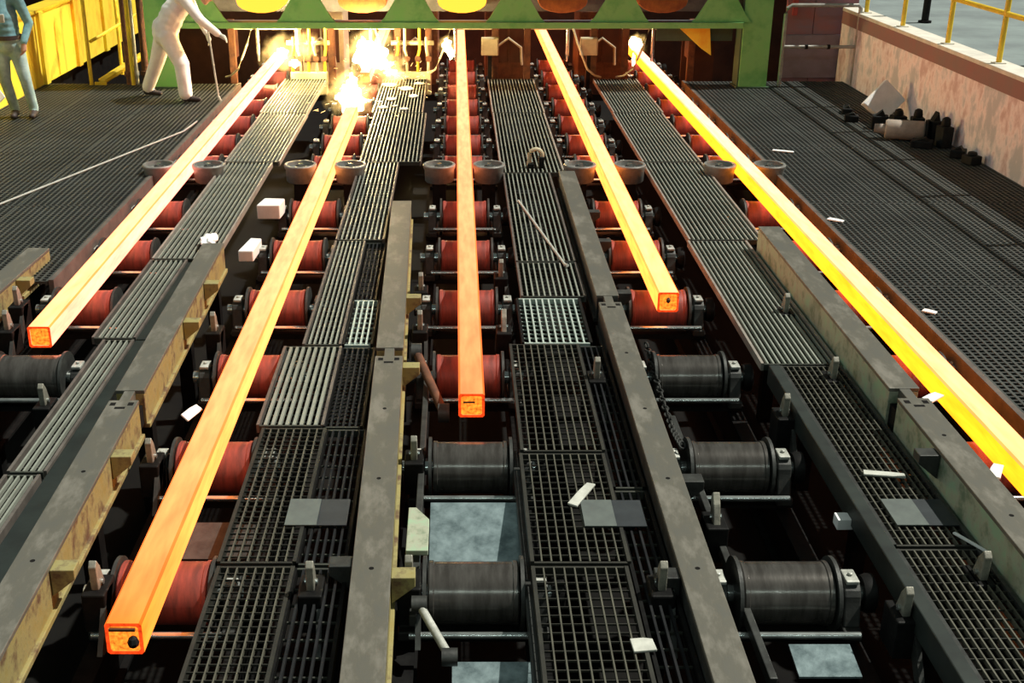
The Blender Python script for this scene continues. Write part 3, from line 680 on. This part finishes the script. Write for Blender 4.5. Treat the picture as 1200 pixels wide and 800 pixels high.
# machine fronts between the lanes, behind the walkways
for k, x in enumerate((-2.15, -.65, .82, 2.3)):
    t = thing('machine_cabinet', ['cream machine front between the two left strands','brown machine front left of the middle strand','brown machine front right of the middle strand','brown machine front left of the rightmost strand'][k], 'machine', (x, 19.4, -.3), group='machine fronts under the gantry')
    part('case', MB().box(-.36,.36,0,.9,0,1.15), M['cream' if k == 0 else 'rust'], t, bevel=.02)  # leftmost case cream: brightness of the flames put into its colour
    part('door', MB().box(-.28,-.02,-.02,0,.35,1.0), M['brown'], t); part('door', MB().box(.02,.28,-.02,0,.35,1.0), M['brown'], t)
    part('pipe', MB().tube([(-.2,-.06,.32),(-.2,-.14,.6),(.0,-.16,.75),(.2,-.14,.6),(.22,-.06,.32)], .02), M['cream'], t, smooth=True)

# ------------------------------------------------------------------ cutting flames and sparks
def blob(r, sx, sy, sz, seed, amp=.35):
    rnd = random.Random(seed); ph = [rnd.uniform(0,6.3) for _ in range(6)]
    bm = bmesh.new(); bmesh.ops.create_icosphere(bm, subdivisions=4, radius=1)
    for v in bm.verts:
        c = v.co
        d = 1+amp*(math.sin(5*c.x+ph[0])*math.cos(4*c.z+ph[1])+.6*math.sin(9*c.y+ph[2]+3*c.z)+.4*math.cos(13*c.x+ph[3]))
        v.co = Vector((c.x*sx, c.y*sy, c.z*sz))*r*d
    me = bpy.data.meshes.new('flame'); bm.to_mesh(me); bm.free()
    me.polygons.foreach_set('use_smooth', [True]*len(me.polygons)); return me
FL = glow('flame_core', (1.0,.74,.36), 16.0)
def halo_mat(name, col, strength):
    m = bpy.data.materials.new(name); m.use_nodes = True
    nt = m.node_tree; nt.nodes.clear()
    out = nt.nodes.new('ShaderNodeOutputMaterial'); em = nt.nodes.new('ShaderNodeEmission'); em.inputs[0].default_value = (*col, 1)
    tc = nt.nodes.new('ShaderNodeTexCoord')
    ln = nt.nodes.new('ShaderNodeVectorMath'); ln.operation = 'LENGTH'; nt.links.new(tc.outputs['Object'], ln.inputs[0])
    n = nt.nodes.new('ShaderNodeTexNoise'); n.inputs['Scale'].default_value = 2.6; n.inputs['Detail'].default_value = 3
    nt.links.new(tc.outputs['Object'], n.inputs['Vector'])
    ad = nt.nodes.new('ShaderNodeMath'); ad.operation = 'MULTIPLY_ADD'; ad.inputs[1].default_value = 1.3; ad.inputs[2].default_value = -.65
    nt.links.new(n.outputs[0], ad.inputs[0])
    sm = nt.nodes.new('ShaderNodeMath'); sm.operation = 'ADD'; nt.links.new(ln.outputs['Value'], sm.inputs[0]); nt.links.new(ad.outputs[0], sm.inputs[1])
    mr = nt.nodes.new('ShaderNodeMapRange'); mr.interpolation_type = 'SMOOTHERSTEP'
    mr.inputs[1].default_value = .15; mr.inputs[2].default_value = .72; mr.inputs[3].default_value = strength; mr.inputs[4].default_value = 0
    nt.links.new(sm.outputs[0], mr.inputs[0]); nt.links.new(mr.outputs[0], em.inputs[1]); nt.links.new(em.outputs[0], out.inputs['Volume'])
    return m
HALO = halo_mat('flame_halo', (1, .62, .18), 9.0)
def flame(loc, r, s, seed, label, halo, tongues, power=0):
    t = thing('cutting_flame', label, 'flame', loc, group='cutting flames')
    me = blob(r, *s, seed, .22); me.materials.append(FL); link('flame_core', me, t)
    for i, (dx, dy, dz, rr, ss) in enumerate(tongues):
        me = blob(rr, *ss, seed+11*i+1, .3); me.materials.append(FL); link('flame_tongue', me, t, (dx,dy,dz))
    bm = bmesh.new(); bmesh.ops.create_icosphere(bm, subdivisions=3, radius=1.3)
    me = bpy.data.meshes.new('halo'); bm.to_mesh(me); bm.free(); me.materials.append(HALO)
    for hx, hy, hz, hr in halo:
        o = link('flame_glow', me, t, (hx,hy,hz)); o.scale = (hr, hr, hr)
    if power:
        lo = light('flame_light', 'POINT', (0,-.25,.25), (0,0,0), power, (1,.70,.30), shadow_soft_size=.12); lo.parent = t
    return t
flame((-1.36, 15.45, .20), .14, (1.0,1.2,1.2), 1, 'white hot flame on the far end of the nearest billet', [(.0,.0,.08,.48)],
      [(.02,.1,.18,.07,(.8,.8,1.6)), (-.12,-.05,.04,.05,(1.4,.8,.9)), (.12,-.02,-.02,.05,(1.3,.8,1.0))], 25)
flame((-1.26, 17.75, .40), .165, (1.3,1.0,1.0), 5, 'white cutting flame under the gantry on the second lane', [(.0,0,.05,.55), (.30,-.12,-.20,.40)],
      [(-.10,0,.14,.08,(1,.8,1.2)), (.18,-.05,-.12,.08,(1.5,.8,.7)), (.30,-.1,-.22,.05,(1.5,.8,.7))], 330)
flame((2.98, 20.3, .22), .11, (1.0,1.6,.8), 9, 'small white flame at the far end of the rightmost billet', [(0,-.1,.0,.26)], [(-.12,-.7,-.16,.035,(.6,.6,2.4))])
flame((-2.62, 18.2, .36), .07, (1.2,1,1.2), 12, 'yellow flame under the gantry on the leftmost lane', [(0,0,0,.46), (.35,.0,.1,.34)], [(.2,-.1,-.12,.05,(1.4,1,1))], 260)
flame((-.14, 18.0, .52), .06, (1,1,1.4), 15, 'small flame left of the middle strand', [(0,0,0,.22)], [(.06,0,-.12,.05,(1,1,1.4))])
sp = MB(); rnd = random.Random(4)
for k in range(160):
    cx, cy = rnd.choice(((-1.3,17.6),(-.75,16.9),(-1.35,15.4))); d = Vector((rnd.gauss(0,1), rnd.gauss(0,1.1), rnd.gauss(.2,.6))).normalized(); rr = abs(rnd.gauss(.1,.38))
    p = Vector((cx,cy,.22))+d*rr
    if p.z < .01: p.z = .01
    q = p+d*rnd.uniform(.015,.07)
    if q.z < .008: q.z = .008
    sp.cyl(p, q, .0035, .0015, n=4)
o = part('flying_sparks', sp, glow('spark', (1,.62,.22), 5)); tag(o, 'scattered sparks around the cutting flames', 'sparks', kind='stuff')

# ------------------------------------------------------------------ workers
def body(name, bones, mats, voxel=.014):
    """bones: (p0, p1, r0, r1, material index); one continuous remeshed surface"""
    bm = bmesh.new()
    for p0, p1, r0, r1, _ in bones:
        p0, p1 = Vector(p0), Vector(p1); L = (p1-p0).length; n = max(1, int(L/(min(r0, r1)*.45)))
        for k in range(n+1):
            t = k/n; r = r0+(r1-r0)*t
            bmesh.ops.create_icosphere(bm, subdivisions=2, radius=r, matrix=Matrix.Translation(p0.lerp(p1, t)))
    me = bpy.data.meshes.new('tmp'); bm.to_mesh(me); bm.free()
    o = bpy.data.objects.new('tmp', me); C.objects.link(o)
    rm = o.modifiers.new('r', 'REMESH'); rm.mode = 'VOXEL'; rm.voxel_size = voxel
    sm = o.modifiers.new('s', 'SMOOTH'); sm.iterations = 3; sm.factor = .5
    dg = bpy.context.evaluated_depsgraph_get(); dg.update()
    res = bpy.data.meshes.new_from_object(o.evaluated_get(dg)); bpy.data.objects.remove(o)
    res.name = name; res.materials.clear()
    for m in mats: res.materials.append(m)
    bb = [(Vector(a), Vector(b), r0, r1, i) for a, b, r0, r1, i in bones]
    for p in res.polygons:
        c = p.center; best = (9, 0)
        for a, b, r0, r1, i in bb:
            d = b-a; t = max(0, min(1, (c-a).dot(d)/max(d.length_squared, 1e-9)))
            q = (c-(a+d*t)).length-(r0+(r1-r0)*t)
            if q < best[0]: best = (q, i)
        p.material_index = best[1]; p.use_smooth = True
    return res
def hand_bones(w, d, up, m, s=1.):
    """palm and five fingers from wrist w, pointing along d, up = back of the hand"""
    w, d, up = Vector(w), Vector(d).normalized(), Vector(up).normalized(); sd = d.cross(up).normalized(); up = sd.cross(d)
    out = [(w, w+d*.085*s, .026*s, .036*s, m)]
    for k, l in zip((-1.5,-.5,.5,1.5), (.062,.078,.074,.055)):
        b = w+d*.09*s+sd*(k*.021*s); mid = b+d*l*.55*s-up*.010*s; e = mid+d*l*.35*s-up*l*.5*s
        out += [(b, mid, .0115*s, .0105*s, m), (mid, e, .0105*s, .009*s, m)]
    b = w+d*.03*s-sd*.030*s; mid = b+d*.035*s-sd*.025*s-up*.012*s; e = mid+d*.035*s-up*.015*s
    out += [(b, mid, .014*s, .0125*s, m), (mid, e, .0125*s, .010*s, m)]
    return out
def head_bones(c, fwd, m, hm):
    c, f = Vector(c), Vector(fwd).normalized(); up = Vector((0,0,1)); up = (up-f*up.dot(f)).normalized(); s = f.cross(up)
    return [(c+up*.035, c+up*.02+f*.02, .088, .084, m), (c-up*.045+f*.03, c-up*.085+f*.045, .066, .040, m),
            (c+f*.088+up*.005, c+f*.108-up*.028, .012, .017, m), (c-up*.035+s*.082, c+up*.012+s*.086, .014, .016, m), (c-up*.035-s*.082, c+up*.012-s*.086, .014, .016, m),
            (c-up*.072+f*.078+s*.02, c-up*.072+f*.078-s*.02, .012, .012, m)]
def eyes(parent, c, fwd):
    c, f = Vector(c), Vector(fwd).normalized(); up = Vector((0,0,1)); up = (up-f*up.dot(f)).normalized(); s = f.cross(up)
    for q in (-1, 1):
        p = c+f*.088+up*.012+s*(.033*q)
        part('eye', MB().lathe([(-.008,.003),(-.004,.009),(.004,.009),(.008,.003)], 'z', 10), M['boot'], parent, loc=p, smooth=True)
def helmet(parent, c, fwd, m, name='hard_hat'):
    c, f = Vector(c), Vector(fwd).normalized()
    up = Vector((0,0,1)); up = (up-f*up.dot(f)).normalized()
    q = up.to_track_quat('Z', 'Y')
    mb = MB().lathe([(.0,.150),(.006,.152),(.014,.118),(.05,.112),(.09,.09),(.115,.055),(.125,.01)], 'z', 24)
    o = part(name, mb, M[m], parent, loc=c+up*.045, smooth=True); o.rotation_mode = 'QUATERNION'; o.rotation_quaternion = q
    return o

# bending worker in white (origin at the front foot)
ww = thing('person', 'worker in white overalls bending over the leftmost lane with a rod', 'person', (-3.66, 16.35, 0))
hip = (-.28,.18,.90)
hd = (.31,.10,1.40)
bn = [((-.28,.18,.88), (-.28,.18,.96), .175, .175, 0), (hip, (-.14,.16,1.16), .175, .175, 0), ((-.14,.16,1.16), (.02,.14,1.34), .175, .155, 0),
      ((.0,.0,1.37), (.02,.29,1.37), .080, .080, 0), ((.08,.13,1.40), (.24,.11,1.40), .058, .055, 2),
      # front leg
      ((-.24,.10,.86), (-.06,.04,.50), .135, .108, 0), ((-.06,.04,.50), (-.03,.0,.12), .106, .098, 0), ((-.03,0,.12), (-.03,0,.075), .055, .05, 1), ((-.05,.0,.05), (.15,-.03,.036), .050, .036, 1),
      # rear leg
      ((-.32,.26,.86), (-.46,.36,.50), .135, .108, 0), ((-.46,.36,.50), (-.64,.44,.13), .106, .090, 0), ((-.64,.44,.13), (-.65,.44,.08), .055, .05, 1), ((-.67,.44,.06), (-.48,.42,.036), .050, .036, 1),
      # near arm reaching forward
      ((.05,-.02,1.36), (.26,-.08,1.10), .080, .068, 0), ((.26,-.08,1.10), (.47,-.06,.92), .066, .052, 0),
      # far arm hanging
      ((.06,.30,1.34), (.16,.30,1.08), .066, .052, 0), ((.16,.30,1.08), (.27,.20,.90), .050, .042, 0)]
bn += hand_bones((.48,-.06,.91), (.80,.0,-.45), (.4,0,.9), 3) + hand_bones((.28,.19,.885), (.35,-.2,-.9), (.8,.2,.4), 3) + head_bones(hd, (.85,-.05,-.45), 2, 2)
link('body', body('worker_body', bn, [M['overall'], M['boot'], M['skin'], M['offwhite']]), ww)
helmet(ww, hd, (.85,-.05,-.45), 'grey'); eyes(ww, hd, (.85,-.05,-.45))
o = part('work_rod', MB().cyl((0,0,.98),(.09,-.05,.02),.013,n=8).cyl((.085,-.05,.06),(.13,-.10,.0),.018,n=8), M['rope'], loc=(-3.345,16.46,.0), smooth=True); tag(o, 'thin rod held by the worker in white', 'rod')

# standing worker in teal jacket (origin between the feet)
bw = thing('person', 'worker in teal jacket and pale jeans standing at the left edge', 'person', (-5.52, 15.3, 0)); bw.scale = (1.1, 1.1, 1.03)
bn = [((-.10,.0,.90), (-.10,0,.98), .150, .150, 1), ((-.10,0,1.0), (-.12,.0,1.22), .150, .165, 0), ((-.12,0,1.22), (-.12,0,1.40), .165, .13, 0),
      ((-.29,.02,1.43), (.05,-.02,1.43), .078, .078, 0), ((-.12,0,1.46), (-.12,-.01,1.58), .056, .052, 2),
      ((-.02,0,.88), (.05,-.02,.48), .100, .072, 1), ((.05,-.02,.48), (.09,.02,.11), .070, .058, 1), ((.09,.05,.06), (.11,-.13,.04), .050, .040, 3),
      ((-.19,0,.88), (-.17,-.06,.48), .100, .072, 1), ((-.17,-.06,.48), (-.13,.02,.11), .070, .058, 1), ((-.13,.04,.06), (-.10,-.14,.04), .050, .040, 3),
      ((.08,-.02,1.42), (.16,.02,1.14), .068, .055, 0), ((.16,.02,1.14), (.12,-.10,.94), .052, .043, 0),
      ((-.32,.02,1.42), (-.40,.03,1.14), .068, .055, 0), ((-.40,.03,1.14), (-.36,-.08,.92), .052, .043, 0)]
bn += hand_bones((.12,-.105,.93), (-.05,-.15,-1), (.9,.2,0), 2) + hand_bones((-.36,-.085,.91), (.02,-.15,-1), (-.9,.2,0), 2) + head_bones((-.12,-.03,1.68), (.5,-.85,-.1), 2, 2)
link('body', body('worker_body', bn, [M['denim'], M['jeans'], M['skin'], M['boot']]), bw)
helmet(bw, (-.12,-.03,1.68), (.5,-.85,-.1), 'helmet'); eyes(bw, (-.12,-.03,1.68), (.5,-.85,-.1))
part('chest_badge', MB().box(-.16,-.04,-.185,-.160,1.17,1.27), M['offwhite'], bw, bevel=.01)
part('belt', MB().lathe([(.955,.10),(.955,.163),(1.005,.163),(1.005,.10)], 'z', 24, org=(-.10,0,0)), M['boot'], bw, smooth=True)
o = part('white_board', MB().prism([(-.22,0),(.02,.22),(.16,.36),(-.04,.66),(-.26,.62)], 'y', -.015, .015), M['white'], loc=(-5.74,14.72,.0), rot=(R(-20),0,R(5)), bevel=.006); tag(o, 'white board propped beside the worker at the left edge', 'board')
